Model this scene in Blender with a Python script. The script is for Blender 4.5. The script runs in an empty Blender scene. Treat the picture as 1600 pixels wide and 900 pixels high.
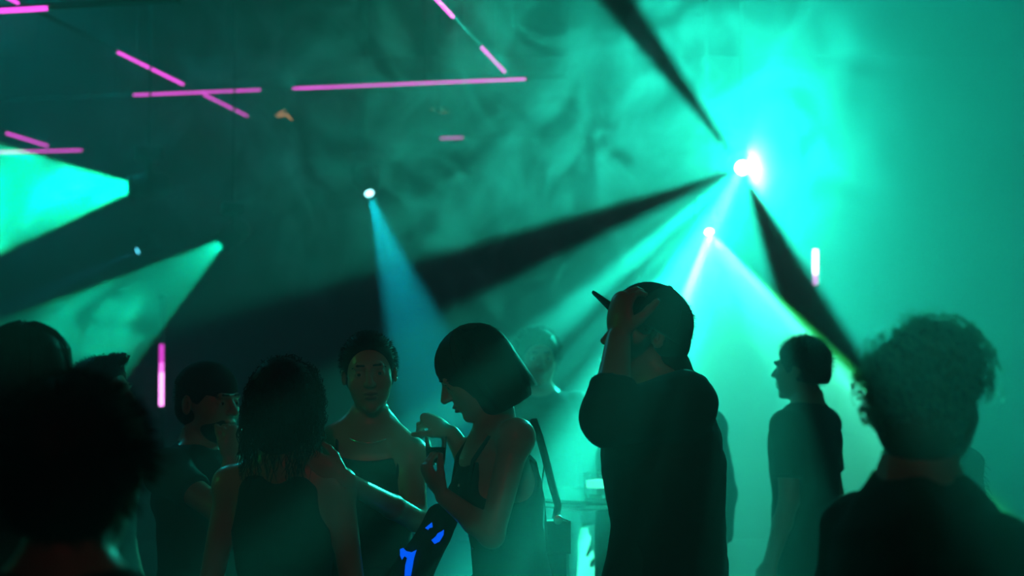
import bpy, math, random
import numpy as np
from mathutils import Vector, Matrix, Euler

# ------------------------------------------------------------------ camera, world, exposure
S = bpy.context.scene
C = S.collection
FPX = 2222.2
PITCH = math.atan(110 / FPX)
EYE = Vector((0, 0, 1.6))
cam = bpy.data.cameras.new('camera')
cam.lens = 50; cam.sensor_width = 36; cam.clip_end = 60; cam.clip_start = .05
cam.dof.use_dof = True; cam.dof.focus_distance = 3.95; cam.dof.aperture_fstop = 2.0
camo = bpy.data.objects.new('camera', cam); C.objects.link(camo)
camo.location = EYE; camo.rotation_euler = (math.pi / 2 + PITCH, 0, 0)
S.camera = camo
S.view_settings.view_transform = 'Standard'; S.view_settings.look = 'None'
S.view_settings.gamma = 1; S.view_settings.use_curve_mapping = False
S.view_settings.exposure = 0.0
W = bpy.data.worlds.new('world'); S.world = W; W.use_nodes = True
W.node_tree.nodes['Background'].inputs[0].default_value = (0, 0, 0, 1)
S.cycles.max_bounces = 4; S.cycles.volume_bounces = 0

rng = np.random.default_rng(7)
random.seed(7)

def at(px, py, Y):
    """the point that stands Y metres in front of the photographer at that place of the photo"""
    u = (px - 800) / FPX; v = (450 - py) / FPX
    d = Vector((u, math.cos(PITCH) - v * math.sin(PITCH), math.sin(PITCH) + v * math.cos(PITCH)))
    return EYE + d * (Y / d.y)
def at_z(px, py, z):
    a = at(px, py, 1.0) - EYE
    return EYE + a * ((z - EYE.z) / a.z)

# ------------------------------------------------------------------ materials
MATS = {}
def mat(name, col, rough=.6, metal=0, emit=None, es=0, noise=0, scale=30, trans=0, bump=0, spec=None, sheen=0):
    if name in MATS: return MATS[name]
    m = bpy.data.materials.new(name); m.use_nodes = True; nt = m.node_tree
    b = nt.nodes['Principled BSDF']
    b.inputs['Base Color'].default_value = (*col, 1); b.inputs['Roughness'].default_value = rough
    b.inputs['Metallic'].default_value = metal
    if spec is not None: b.inputs['Specular IOR Level'].default_value = spec
    if sheen: b.inputs['Sheen Weight'].default_value = sheen
    if trans: b.inputs['Transmission Weight'].default_value = trans
    if emit: b.inputs['Emission Color'].default_value = (*emit, 1); b.inputs['Emission Strength'].default_value = es
    if noise or bump:
        tc = nt.nodes.new('ShaderNodeTexCoord'); n = nt.nodes.new('ShaderNodeTexNoise')
        n.inputs['Scale'].default_value = scale; n.inputs['Detail'].default_value = 4
        nt.links.new(tc.outputs['Object'], n.inputs['Vector'])
        if noise:
            mx = nt.nodes.new('ShaderNodeMix'); mx.data_type = 'RGBA'
            mx.inputs[6].default_value = (*[c * (1 - noise) for c in col], 1)
            mx.inputs[7].default_value = (*[min(1, c * (1 + noise)) for c in col], 1)
            nt.links.new(n.outputs['Fac'], mx.inputs[0]); nt.links.new(mx.outputs[2], b.inputs['Base Color'])
        if bump:
            bp = nt.nodes.new('ShaderNodeBump'); bp.inputs['Strength'].default_value = bump; bp.inputs['Distance'].default_value = .004
            nt.links.new(n.outputs['Fac'], bp.inputs['Height']); nt.links.new(bp.outputs[0], b.inputs['Normal'])
    MATS[name] = m
    return m

SKIN = mat('skin', (.42, .25, .18), .34, noise=.12, scale=25, bump=.1)
SKIN2 = mat('skin_pale', (.52, .33, .25), .32, noise=.1, scale=25, bump=.1)
HAIR = mat('hair_black', (.008, .007, .006), .62, spec=.25)
HAIRB = mat('hair_brown', (.022, .014, .009), .6, spec=.25)
CURL = mat('hair_curly', (.06, .042, .028), .45)
def backlit(m, w, col):
    """strands let some light through"""
    nt = m.node_tree; t = nt.nodes.new('ShaderNodeBsdfTranslucent'); t.inputs[0].default_value = (*col, 1)
    mx = nt.nodes.new('ShaderNodeMixShader'); mx.inputs[0].default_value = w
    nt.links.new(nt.nodes['Principled BSDF'].outputs[0], mx.inputs[1]); nt.links.new(t.outputs[0], mx.inputs[2])
    nt.links.new(mx.outputs[0], nt.nodes['Material Output'].inputs['Surface'])
CURLS = mat('hair_curl_strand', (.06, .042, .028), .45); backlit(CURLS, .65, (.6, .55, .42))
STRAND = mat('hair_brown_strand', (.022, .014, .009), .6, spec=.25); backlit(STRAND, .5, (.35, .28, .18))
CLOTH = mat('cloth_black', (.011, .011, .012), .85, noise=.3, scale=60, bump=.25)
CLOTHN = mat('cloth_navy', (.012, .014, .022), .85, noise=.3, scale=60, bump=.25)
CLOTHG = mat('cloth_grey', (.05, .05, .055), .85, noise=.3, scale=60, bump=.25)
DENIM = mat('cloth_denim', (.012, .014, .022), .9, noise=.3, scale=80, bump=.25)
LEATHER = mat('leather_black', (.01, .01, .01), .35, bump=.2, scale=120)
EYEW = mat('eye_white', (.6, .58, .55), .2)
IRIS = mat('iris_dark', (.02, .012, .008), .15)
LIP = mat('lip', (.3, .09, .08), .4)
METAL = mat('metal_bright', (.75, .75, .75), .25, metal=1)
BLACKM = mat('metal_black', (.012, .012, .013), .5, noise=.3, scale=20)
RUBBER = mat('rubber', (.01, .01, .01), .8)

# ------------------------------------------------------------------ scene graph helpers
def link(o, parent=None):
    C.objects.link(o)
    if parent: o.parent = parent
    return o
def tag(o, label=None, cat=None, group=None, kind=None):
    if label: o['label'] = label
    if cat: o['category'] = cat
    if group: o['group'] = group
    if kind: o['kind'] = kind
    return o
def empty(name, loc=(0, 0, 0), rz=0):
    o = bpy.data.objects.new(name, None); o.empty_display_size = .1
    o.location = loc; o.rotation_euler = (0, 0, rz)
    return link(o)
def raw_mesh(name, V, F, m, parent=None, smooth=True):
    """V (n,3), F (k,3 or 4) arrays -> one mesh object"""
    V = np.asarray(V, dtype=np.float32); F = np.asarray(F, dtype=np.int32)
    me = bpy.data.meshes.new(name); n, k = F.shape
    me.vertices.add(len(V)); me.vertices.foreach_set('co', V.ravel())
    me.loops.add(n * k); me.loops.foreach_set('vertex_index', F.ravel())
    me.polygons.add(n); me.polygons.foreach_set('loop_start', np.arange(0, n * k, k, dtype=np.int32))
    me.polygons.foreach_set('use_smooth', np.full(n, smooth))
    me.update(calc_edges=True)
    if m: me.materials.append(m)
    return link(bpy.data.objects.new(name, me), parent)

class MB:
    """collects simple shapes for one mesh"""
    def __init__(s): s.v = []; s.f = []; s.n = 0
    def add(s, V, F):
        s.v += [tuple(p) for p in V]; s.f += [tuple(i + s.n for i in f) for f in F]; s.n += len(V); return s
    def box(s, a, b, M=None, bev=0):
        x0, y0, z0 = a; x1, y1, z1 = b
        if bev:
            e = bev; V = []
            for x, sx in ((x0, 1), (x1, -1)):
                for y, sy in ((y0, 1), (y1, -1)):
                    for z, sz in ((z0, 1), (z1, -1)):
                        V += [(x, y + sy * e, z + sz * e), (x + sx * e, y, z + sz * e), (x + sx * e, y + sy * e, z)]
            def id(i, j, k, a): return ((i * 2 + j) * 2 + k) * 3 + a
            F = []
            F += [(id(0,0,0,0), id(0,0,1,0), id(0,1,1,0), id(0,1,0,0)), (id(1,0,0,0), id(1,1,0,0), id(1,1,1,0), id(1,0,1,0))]
            F += [(id(0,0,0,1), id(1,0,0,1), id(1,0,1,1), id(0,0,1,1)), (id(0,1,0,1), id(0,1,1,1), id(1,1,1,1), id(1,1,0,1))]
            F += [(id(0,0,0,2), id(0,1,0,2), id(1,1,0,2), id(1,0,0,2)), (id(0,0,1,2), id(1,0,1,2), id(1,1,1,2), id(0,1,1,2))]
            for i in (0, 1):
                for j in (0, 1): F.append((id(i,j,0,0), id(i,j,1,0), id(i,j,1,1), id(i,j,0,1)))
            for i in (0, 1):
                for k in (0, 1): F.append((id(i,0,k,0), id(i,1,k,0), id(i,1,k,2), id(i,0,k,2)))
            for j in (0, 1):
                for k in (0, 1): F.append((id(0,j,k,1), id(1,j,k,1), id(1,j,k,2), id(0,j,k,2)))
            for i in (0, 1):
                for j in (0, 1):
                    for k in (0, 1): F.append((id(i,j,k,0), id(i,j,k,1), id(i,j,k,2)))
        else:
            V = [(x, y, z) for x in (x0, x1) for y in (y0, y1) for z in (z0, z1)]
            F = [(0, 1, 3, 2), (4, 6, 7, 5), (0, 4, 5, 1), (2, 3, 7, 6), (0, 2, 6, 4), (1, 5, 7, 3)]
        if M: V = [M @ Vector(p) for p in V]
        return s.add(V, F)
    def lathe(s, prof, n=24, M=None, caps=True):
        V = []; F = []
        for r, z in prof:
            for i in range(n):
                a = 2 * math.pi * i / n; V.append((r * math.cos(a), r * math.sin(a), z))
        for j in range(len(prof) - 1):
            for i in range(n):
                F.append((j * n + i, j * n + (i + 1) % n, (j + 1) * n + (i + 1) % n, (j + 1) * n + i))
        if caps: F.append(tuple(range(n - 1, -1, -1))); F.append(tuple((len(prof) - 1) * n + i for i in range(n)))
        if M: V = [M @ Vector(p) for p in V]
        return s.add(V, F)
    def tube(s, P, r, n=8, flat=None):
        P = [Vector(p) for p in P]; R = r if isinstance(r, (list, tuple)) else [r] * len(P)
        V = []; F = []; up = None
        for i, p in enumerate(P):
            t = (P[min(i + 1, len(P) - 1)] - P[max(i - 1, 0)]).normalized()
            if up is None: up = t.orthogonal().normalized() if flat is None else Vector(flat)
            a = (up - t * up.dot(t)).normalized(); b = t.cross(a)
            if flat is None: up = a
            for k in range(n):
                w = 2 * math.pi * k / n
                V.append(p + a * math.cos(w) * R[i] * (.3 if flat else 1) + b * math.sin(w) * R[i])
        for j in range(len(P) - 1):
            for k in range(n): F.append((j * n + k, j * n + (k + 1) % n, (j + 1) * n + (k + 1) % n, (j + 1) * n + k))
        F.append(tuple(range(n - 1, -1, -1))); F.append(tuple((len(P) - 1) * n + k for k in range(n)))
        return s.add(V, F)
    def build(s, name, m, parent=None, smooth=False):
        me = bpy.data.meshes.new(name); me.from_pydata(s.v, [], s.f); me.update()
        if smooth: me.polygons.foreach_set('use_smooth', [True] * len(me.polygons))
        if m: me.materials.append(m)
        if smooth:
            try: me.set_sharp_from_angle(angle=math.radians(40))
            except Exception: pass
        return link(bpy.data.objects.new(name, me), parent)

# ------------------------------------------------------------------ the room
X0, X1, Y0, Y1, ZC = -6.2, 6.2, -3.0, 12.6, 4.3
wallm = mat('wall_paint_dark', (.012, .0125, .014), .9, spec=.1, noise=.25, scale=2, bump=.15)
floorm = mat('floor_concrete_dark', (.03, .03, .03), .45, noise=.4, scale=3, bump=.1)
def struct(name, a, b, m):
    return tag(MB().box(a, b).build(name, m), kind='structure')
struct('floor', (X0, Y0, -.1), (X1, Y1, 0), floorm)
struct('ceiling', (X0, Y0, ZC), (X1, Y1, ZC + .1), wallm)
struct('wall_back', (X0 - .1, Y1, -.1), (X1 + .1, Y1 + .1, ZC + .1), wallm)
struct('wall_front', (X0 - .1, Y0 - .1, -.1), (X1 + .1, Y0, ZC + .1), wallm)
struct('wall_left', (X0 - .1, Y0, -.1), (X0, Y1, ZC + .1), wallm)
struct('wall_right', (X1, Y0, -.1), (X1 + .1, Y1, ZC + .1), wallm)

# ------------------------------------------------------------------ haze and smoke
def volume_mat(name, base, g=.45, wisp=None, fade=None, col=(1, 1, 1)):
    """base density; wisp = (scale, lo, hi, strength, distortion); fade = radii of an ellipsoid the density dies out towards"""
    m = bpy.data.materials.new(name); m.use_nodes = True; nt = m.node_tree; nt.nodes.clear()
    N = nt.nodes.new; L = nt.links.new
    out = N('ShaderNodeOutputMaterial'); v = N('ShaderNodeVolumeScatter'); L(v.outputs[0], out.inputs['Volume'])
    v.inputs['Color'].default_value = (*col, 1); v.inputs['Anisotropy'].default_value = g
    v.inputs['Density'].default_value = base
    if wisp:
        sc, lo, hi, st, dist = wisp
        tc = N('ShaderNodeTexCoord'); n = N('ShaderNodeTexNoise')
        n.inputs['Scale'].default_value = sc; n.inputs['Detail'].default_value = 5; n.inputs['Roughness'].default_value = .55
        n.inputs['Distortion'].default_value = dist
        L(tc.outputs['Object'], n.inputs['Vector'])
        mr = N('ShaderNodeMapRange'); mr.interpolation_type = 'SMOOTHSTEP'
        mr.inputs[1].default_value = lo; mr.inputs[2].default_value = hi; mr.inputs[3].default_value = 0; mr.inputs[4].default_value = st
        L(n.outputs[0], mr.inputs[0]); d = mr.outputs[0]
        if fade:
            mp = N('ShaderNodeVectorMath'); mp.operation = 'DIVIDE'; mp.inputs[1].default_value = fade
            L(tc.outputs['Object'], mp.inputs[0])
            ln = N('ShaderNodeVectorMath'); ln.operation = 'LENGTH'; L(mp.outputs[0], ln.inputs[0])
            f = N('ShaderNodeMapRange'); f.interpolation_type = 'SMOOTHSTEP'
            f.inputs[1].default_value = 1.0; f.inputs[2].default_value = .35; f.inputs[3].default_value = 0; f.inputs[4].default_value = 1
            L(ln.outputs['Value'], f.inputs[0])
            mu = N('ShaderNodeMath'); mu.operation = 'MULTIPLY'; L(d, mu.inputs[0]); L(f.outputs[0], mu.inputs[1]); d = mu.outputs[0]
        ad = N('ShaderNodeMath'); ad.operation = 'ADD'; ad.inputs[1].default_value = base; L(d, ad.inputs[0])
        L(ad.outputs[0], v.inputs['Density'])
    else:
        m.cycles.homogeneous_volume = True
    return m
HAZE = volume_mat('haze_thin', .055)
tag(MB().box((X0 + .02, Y0 + .02, .02), (X1 - .02, Y1 - .02, ZC - .02)).build('haze', HAZE),
    'thin fog-machine haze hanging through the whole dance hall', 'haze', kind='stuff')
def smoke(name, loc, rad, wisp, label, g=.45, base=0):
    """an ellipsoidal drift of thicker smoke"""
    mb = MB(); n = 10
    mb.lathe([(max(.002, math.sin(math.pi * i / n)), -math.cos(math.pi * i / n)) for i in range(n + 1)], 20,
             Matrix.Diagonal((*rad, 1)))
    vm = volume_mat(name + '_volume', base, g, wisp, rad); vm.cycles.volume_step_rate = .6
    o = mb.build(name, vm)
    o.location = loc
    return tag(o, label, 'smoke', kind='stuff')
smoke('smoke_drift', at(770, 190, 6.6), (2.3, .7, 1.15), (2.4, .49, .64, 2.0, 2.2), 'wispy drift of smoke curling under the ceiling in the middle')
smoke('smoke_puff', at(1209, 244, 8.76), (.18, .22, .4), (3.0, .3, .5, 15, .4), 'dense puff of smoke added to whiten the glare around the brightest lamp')  # extra smoke added to build up the white glare at the lamp
smoke('smoke_puff', at(45, 310, 7.2), (.62, .5, .5), (2.0, .38, .6, .5, 1.2), 'puff of smoke lit bright green at the left edge')
smoke('smoke_puff', at(150, 500, 7.2), (.42, .4, .35), (3.0, .42, .62, .6, 1.5), 'small swirling puff of smoke in the lower left lamp cone')

# ------------------------------------------------------------------ stage lamps (moving heads)
def spot_light(name, parent, loc, direction, energy, half, color, radius=.03, az=None, rad=None, blend=.15):
    """spot with a gobo: az = [(screen degrees, value)...] round the axis, rad = [(0..1, rgb)...] from axis to rim"""
    l = bpy.data.lights.new(name, 'SPOT'); o = bpy.data.objects.new(name, l); link(o, parent)
    o.location = loc; o.rotation_euler = Vector(direction).to_track_quat('-Z', 'Y').to_euler()
    l.energy = energy; l.spot_size = 2 * half; l.spot_blend = blend; l.shadow_soft_size = radius; l.color = color
    if az or rad:
        l.use_nodes = True; nt = l.node_tree; em = nt.nodes['Emission']; N = nt.nodes.new; L = nt.links.new
        tc = N('ShaderNodeTexCoord'); sp = N('ShaderNodeSeparateXYZ'); L(tc.outputs['Normal'], sp.inputs[0])
        if az:
            a = N('ShaderNodeMath'); a.operation = 'ARCTAN2'; L(sp.outputs[1], a.inputs[0]); L(sp.outputs[0], a.inputs[1])
            t = N('ShaderNodeMath'); t.operation = 'MULTIPLY_ADD'; t.inputs[1].default_value = -1 / (2 * math.pi); t.inputs[2].default_value = .5
            L(a.outputs[0], t.inputs[0])
            r = N('ShaderNodeValToRGB'); ramp(r, [(d / 360, (v, v, v)) for d, v in az]); L(t.outputs[0], r.inputs[0])
            L(r.outputs[0], em.inputs['Strength'])
        if rad:
            x2 = N('ShaderNodeVectorMath'); x2.operation = 'MULTIPLY'; x2.inputs[1].default_value = (1, 1, 0); L(tc.outputs['Normal'], x2.inputs[0])
            ln = N('ShaderNodeVectorMath'); ln.operation = 'LENGTH'; L(x2.outputs[0], ln.inputs[0])
            q = N('ShaderNodeMath'); q.operation = 'DIVIDE'; q.inputs[1].default_value = math.sin(half); L(ln.outputs['Value'], q.inputs[0])
            r = N('ShaderNodeValToRGB'); ramp(r, rad); L(q.outputs[0], r.inputs[0])
            L(r.outputs[0], em.inputs['Color'])
    return o
def ramp(node, stops):
    e = node.color_ramp.elements
    while len(e) > 1: e.remove(e[-1])
    e[0].position = stops[0][0]; e[0].color = (*stops[0][1], 1)
    for p, c in stops[1:]:
        k = e.new(p); k.color = (*c, 1)

def moving_head(pos, direction, label, r_lens, glow, gs, light, group='moving head lamps under the ceiling', name='moving_head_lamp', dp=.0):
    """pos = lens centre; a barrel head in a yoke below a base that hangs on a pole from the ceiling"""
    pos = Vector(pos); d = Vector(direction).normalized()
    R = d.to_track_quat('Z', 'Y').to_matrix().to_4x4()
    k = r_lens / .065
    piv = pos - d * .13 * k                                       # tilt axis of the head
    t = empty(name, (piv.x, piv.y, ZC)); tag(t, label, 'stage lamp', group)
    inv = Matrix.Translation(-Vector((piv.x, piv.y, ZC)))
    H = inv @ Matrix.Translation(pos) @ R
    head = MB().lathe([(.02 * k, -.27 * k), (.055 * k, -.262 * k), (.075 * k, -.24 * k), (.09 * k, -.17 * k), (.092 * k, -.08 * k), (.078 * k, -.05 * k),
                (.076 * k, -.005 * k), (.07 * k, .002 * k), (.067 * k, -.008 * k), (.066 * k, (-.012 - dp) * k), (.02 * k, (-.013 - dp) * k)], 28, H).build('head', BLACKM, t, True)
    MB().lathe([(.08 * k, -.035 * k), (.083 * k, -.033 * k), (.083 * k, -.012 * k), (.08 * k, -.01 * k), (.08 * k, -.035 * k)], 28, H, False).build('bezel', RUBBER, head, True)
    HL = H @ Matrix.Translation((0, 0, -dp * k))
    MB().lathe([(.064 * k, -.007 * k), (.06 * k, -.002 * k), (.034 * k, .001 * k), (.034 * k, -.006 * k), (.064 * k, -.007 * k)], 28, HL, False).build('lens_ring', mat('lens_glass', (.02, .03, .035), .08), head, True)
    MB().lathe([(.036 * k, .0 * k), (.034 * k, .004 * k), (.02 * k, .008 * k), (.005 * k, .009 * k)], 28, HL).build(
        'lens', mat('lens_' + label.replace(' ', '_')[:40], (.1, .1, .1), .1, emit=glow, es=gs), head, True)
    for i in range(5):
        MB().lathe([(.09 * k, (-.205 + i * .012) * k), (.094 * k, (-.204 + i * .012) * k), (.094 * k, (-.2 + i * .012) * k), (.09 * k, (-.199 + i * .012) * k)], 24, H).build('cooling_fin', BLACKM, head)
    side = Vector((-d.y, d.x, 0)); side = side.normalized() if side.length > .05 else Vector((1, 0, 0))
    o = Vector((0, 0, piv.z - ZC)); top = o + Vector((0, 0, .17 * k))
    for s in (-1, 1):
        MB().tube([o + side * s * .105 * k, o + side * s * .112 * k + Vector((0, 0, .1 * k)), top + side * s * .09 * k], .022 * k, 8).build('yoke_arm', BLACKM, t, True)
        MB().tube([o + side * s * .08 * k, o + side * s * .125 * k], .026 * k, 12).build('tilt_knob', RUBBER, t, True)
    ya = math.atan2(side.y, side.x); Mb = Matrix.Translation(top) @ Matrix.Rotation(ya, 4, 'Z')
    MB().box((-.13 * k, -.09 * k, -.01), (.13 * k, .09 * k, .07 * k), Mb, .012 * k).build('base', BLACKM, t)
    MB().tube([top + Vector((0, 0, .06 * k)), Vector((0, 0, -.01))], .006, 10).build('drop_pole', BLACKM, t, True)
    MB().lathe([(.06, -.012), (.06, 0)], 16).build('ceiling_plate', BLACKM, t)
    for lt in (light if isinstance(light, list) else [light]):
        spot_light('lamp_beam', t, Vector((pos + d * (.02 - dp) * k)) - Vector((piv.x, piv.y, ZC)), lt.pop('dir', d), **lt)
    return t

CYAN = (.013, 1.0, .67)
# the brightest lamp, aimed at the photographer, with a three-bladed gobo
p1 = at(1160, 262, 9.0)
AZ1 = [(0, 1), (50, .75), (100, .52), (120.6, .5), (121.6, 0), (129.6, 0), (130.8, .34), (165, .25), (193.8, .22), (195, 0), (301, 0), (302.6, .95), (359.9, 1)]
AZ1B = [(0, 0), (204.6, 0), (206, .07), (214, .12), (216, .14), (217, .45), (221.5, .45), (223, .13), (225, .13), (226, .27), (229, .27), (231, .16), (233, .72), (234.5, .8), (236, 1.9), (240, 2.4), (248, 2.4), (250, .9),
        (258, .3), (283, .2), (284.6, 0), (359.9, 0)]
RAD1 = [(0, (.05, .05, .05)), (.10, (.08, .08, .08)), (.18, (.45, .45, .45)), (.26, (1, 1, 1)), (1, (1, 1, 1))]
moving_head(p1, (EYE - p1), 'dazzling white-green stage lamp throwing three dark spokes', .075, (.75, 1, .95), 60,
            [dict(energy=2100, half=math.radians(42), color=CYAN, radius=.025, az=AZ1, blend=.5),
             dict(energy=5600, half=math.radians(42), color=CYAN, radius=.025, az=AZ1B, rad=RAD1, blend=.5)])
# the lamp below it: a fan of light falling on the crowd
p2 = at(1108, 362, 9.4)
RAD2 = [(0, (.001, .12, .085)), (.2, (.001, .08, .055)), (.3, (.0, .02, .014)), (.4, (.001, .15, .1)), (.6, (.001, .10, .07)), (.76, (.002, .15, .1)), (.85, (.02, .4, .28)), (.89, (.16, 2.0, 1.4)), (.935, (.16, 2.0, 1.2)), (.955, (.02, 1, .28)), (.985, (.03, .9, .08)), (1, (0, 0, 0))]
moving_head(p2, Vector((.05, -.62, -.78)), 'stage lamp below the brightest one fanning white light downwards', .045, (.8, 1, .97), 40,
            dict(energy=12000, half=math.radians(26), color=(1, 1, 1), radius=.02, az=[(0, 1.2), (30, 1.2), (48, .3), (132, .3), (150, 1.2), (210, 1.2), (228, .3), (312, .3), (330, 1.2), (359.9, 1.2)], rad=RAD2, blend=.02))
# two lamps with hollow cones on the left
RADL = [(0, (.0, .45, .26)), (.6, (.0, .4, .24)), (.8, (.0, .42, .26)), (.88, (.0, 1, .6)), (.96, (.0, 1, .55)), (.985, (.03, 1, .25)), (1, (0, 0, 0))]
p3 = at(200, 293, 7.6)
moving_head(p3, Vector((-1, -.25, -.11)), 'stage lamp at left with a bright green cone aimed left', .055, (.0, .9, .45), 1.6,
            dict(energy=6500, half=math.radians(22), color=(1, 1, 1), radius=.012, rad=RADL, blend=.02), dp=.11)
p4 = at(343, 382, 7.6)
moving_head(p4, Vector((-.76, -.2, -.62)), 'stage lamp with a green cone slanting down to the left', .045, (.0, .55, .3), 1.3,
            dict(energy=2300, half=math.radians(17.5), color=(1, 1, 1), radius=.012, rad=RADL, blend=.02), dp=.11)
# a small blue one and a tiny one
p5 = at(577, 302, 9.0)
moving_head(p5, Vector((.30, -.55, -.78)), 'small lamp with a narrow pale blue beam in the middle', .05, (.35, .9, 1), 9,
            dict(energy=2000, half=math.radians(11), color=(.0, .62, .75), radius=.02, blend=.6))
p6 = at(215, 392, 10.5)
moving_head(p6, Vector((-.8, -.35, -.42)), 'tiny far lamp with a faint blue beam between the green cones', .04, (.1, .75, 1), 6,
            dict(energy=350, half=math.radians(5), color=(.02, .45, .75), radius=.015, blend=.6))
# fill lamps added out of view for the haze and the faces
def fill_can(pos, aim, label, color, energy, half, glow):
    pos = Vector(pos); d = (Vector(aim) - pos).normalized(); R = d.to_track_quat('Z', 'Y').to_matrix().to_4x4()
    t = empty('added_fill_lamp', (pos.x, pos.y, ZC)); tag(t, label, 'wash lamp', 'added fill lamps out of view')
    H = Matrix.Translation(pos - Vector((pos.x, pos.y, ZC))) @ R
    MB().lathe([(.03, -.26), (.06, -.24), (.08, -.15), (.085, 0), (.08, 0), (.07, -.03), (.02, -.031)], 24, H).build('added_can', BLACKM, t, True)
    MB().lathe([(.07, -.028), (.04, -.02), (.01, -.018)], 24, H).build('lens', mat('lens_' + label[:30], (.1, .1, .1), .1, emit=glow, es=2), t, True)  # lens of the added fill lamp
    MB().tube([(0, 0, pos.z - ZC + .02), (0, 0, -.005)], .014, 8).build('hanger', BLACKM, t, True)
    spot_light('lamp_beam', t, pos + d * .02 - Vector((pos.x, pos.y, ZC)), d, energy, half, color, .06, blend=.8)  # light of the added fill lamp
fill_can((-.2, -2.2, 4.0), (-.1, 4.0, 1.3), 'red wash lamp behind the photographer', (1, .10, .14), 45, math.radians(13), (1, .1, .1))  # added fill for the red glow on the faces
fill_can((-4.2, 3.5, 2.5), (-.15, 3.95, 1.5), 'green wash lamp high on the left', (.02, 1, .22), 22, math.radians(11), (.1, 1, .2))  # added fill for the green glow on the faces
fill_can((-3.2, 7.6, 4.1), (-2.2, 7.0, 0), 'teal wash lamp on the ceiling at left', (.0, .8, .85), 95, math.radians(70), (.1, .9, .9))  # both teal lamps added to stand in for light scattered through the haze
fill_can((2.0, 6.4, 4.1), (1.6, 6.2, 0), 'teal wash lamp on the ceiling at right', (.0, .9, .75), 70, math.radians(70), (.1, .9, .8))  # added fill, stands in for light scattered through the haze

# ------------------------------------------------------------------ magenta light tubes
TUBEU = mat('tube_diffuser_unlit', (.05, .055, .06), .35)
TUBEH = mat('tube_housing', (.015, .015, .017), .5)
def tube_mat(i, es, col): return mat('tube_lit_%d' % i, (.1, .02, .1), .4, emit=col, es=es)
def light_tube(A, B, segs, label, up=Vector((0, 0, 1)), w=.015, group='magenta light tubes'):
    """A-B ends; segs = [(t0, t1, strength)] lit runs"""
    A = Vector(A); B = Vector(B); t = empty('light_tube', A); tag(t, label, 'light tube', group)
    D = B - A; n = D.normalized()
    bk = (up - n * up.dot(n)).normalized(); sd = n.cross(bk)
    M = Matrix(((n.x, sd.x, bk.x, 0), (n.y, sd.y, bk.y, 0), (n.z, sd.z, bk.z, 0), (0, 0, 0, 1)))
    MB().box((0, -w * .55, w * .45), (D.length, w * .55, w * 1.0), M, w * .1).build('housing', TUBEH, t)
    Mt = M @ Matrix.Rotation(math.pi / 2, 4, 'Y')
    MB().lathe([(w * .44, 0), (w * .44, D.length)], 10, Mt).build('diffuser', TUBEU, t, True)
    for i, (a, b, es) in enumerate(segs):
        La, Lb = a * D.length, b * D.length; e = min(.16, (Lb - La) * .10)
        MB().lathe([(w * .25, La), (w * .52, La + e), (w * .52, Lb - e), (w * .25, Lb)], 10, Mt).build('lit_section', tube_mat(round(es * 10), es, (1, .30, .9) if es > 3.5 else (1, .06, .86)), t, True)
    for f in (0, 1):
        c = n * D.length * f
        MB().box((-.012, -w * .7, -w * .6), (.012, w * .7, w * 1.1), Matrix.Translation(c) @ M, w * .1).build('end_cap', TUBEH, t)
    if abs(n.z) < .5:
        for f in (.15, .5, .85):
            p = n * D.length * f
            MB().tube([p + Vector((0, 0, w * .8)), p + Vector((0, 0, ZC - A.z))], .004, 6).build('hanger', BLACKM, t)
    else:
        z0 = -A.z
        MB().tube([bk * w, bk * w + Vector((0, 0, z0 + .01))], .009, 8).build('stand_pole', BLACKM, t, True)
        MB().lathe([(.14, z0), (.14, z0 + .012), (.02, z0 + .02)], 20, Matrix.Translation(bk * w)).build('stand_foot', BLACKM, t, True)
    return t
ZT = 3.2
def ceil_tube(pa, pb, lit, label, ext=(0, 0), w=.015, ZT=ZT):
    """pa, pb: two places on the tube; lit runs given as pairs of places along it"""
    A = at_z(*pa, ZT); B = at_z(*pb, ZT); n = (B - A).normalized()
    A0 = A - n * ext[0]; B0 = B + n * ext[1]; Ln = (B0 - A0).length
    segs = [(((at_z(*p, ZT) - A0).dot(n)) / Ln, ((at_z(*q, ZT) - A0).dot(n)) / Ln, es) for p, q, es in lit]
    return light_tube(A0, B0, segs, label, w=w)
ceil_tube((0, 157), (857, 122), [((195, 150), (425, 140), 1.6), ((430, 139.8), (852, 122.3), 2.0)], 'longest magenta light tube running across the ceiling', (2.0, .1))
ceil_tube((10, -4), (392, 184), [((-20, -20), (32, 7), 2), ((173, 76), (298, 135.5), 2.2), ((313, 144), (391, 183.5), 1.8)], 'magenta light tube crossing behind the longest one at upper left', (.5, .05), ZT=3.24)
ceil_tube((0, 17), (90, 12), [((-60, 20.5), (86, 12.2), 2.4)], 'thick near magenta light tube in the top left corner', (1.5, .6), .022)
ceil_tube((683, 0), (791, 115), [((672, -12), (713, 29), 3), ((744, 69), (791, 115), 3)], 'magenta light tube slanting down towards the end of the longest one', (.6, .02))
ceil_tube((3, 206), (81, 230), [((3, 206), (80, 229.5), 2.2)], 'short slanting magenta light tube above the green cone', (.9, .03))
ceil_tube((0, 238), (150, 234), [((-60, 239.6), (143, 234.2), 2.0)], 'thin magenta light tube skimming the green cone at left', (1.0, .3))
ceil_tube((684, 216.2), (760, 214), [((685, 216.1), (727, 215), 1.4)], 'short far magenta light tube right of the middle', (.05, .8))
A = at(252, 640, 8.2); B = at(252, 545, 8.2)
light_tube(A, B + Vector((0, 0, .3)), [(0, .46, 4), (.30, .6, 1.2)], 'upright magenta light tube behind the crowd at left', Vector((0, 1, 0)), .026)
A = at(1274, 445, 10); B = at(1274, 387, 10)
light_tube(A - Vector((0, 0, .2)), B, [(.42, .6, 1.4), (.56, 1, 6)], 'upright white-pink light tube right of the brightest lamp', Vector((0, 1, 0)), .034)
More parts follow.
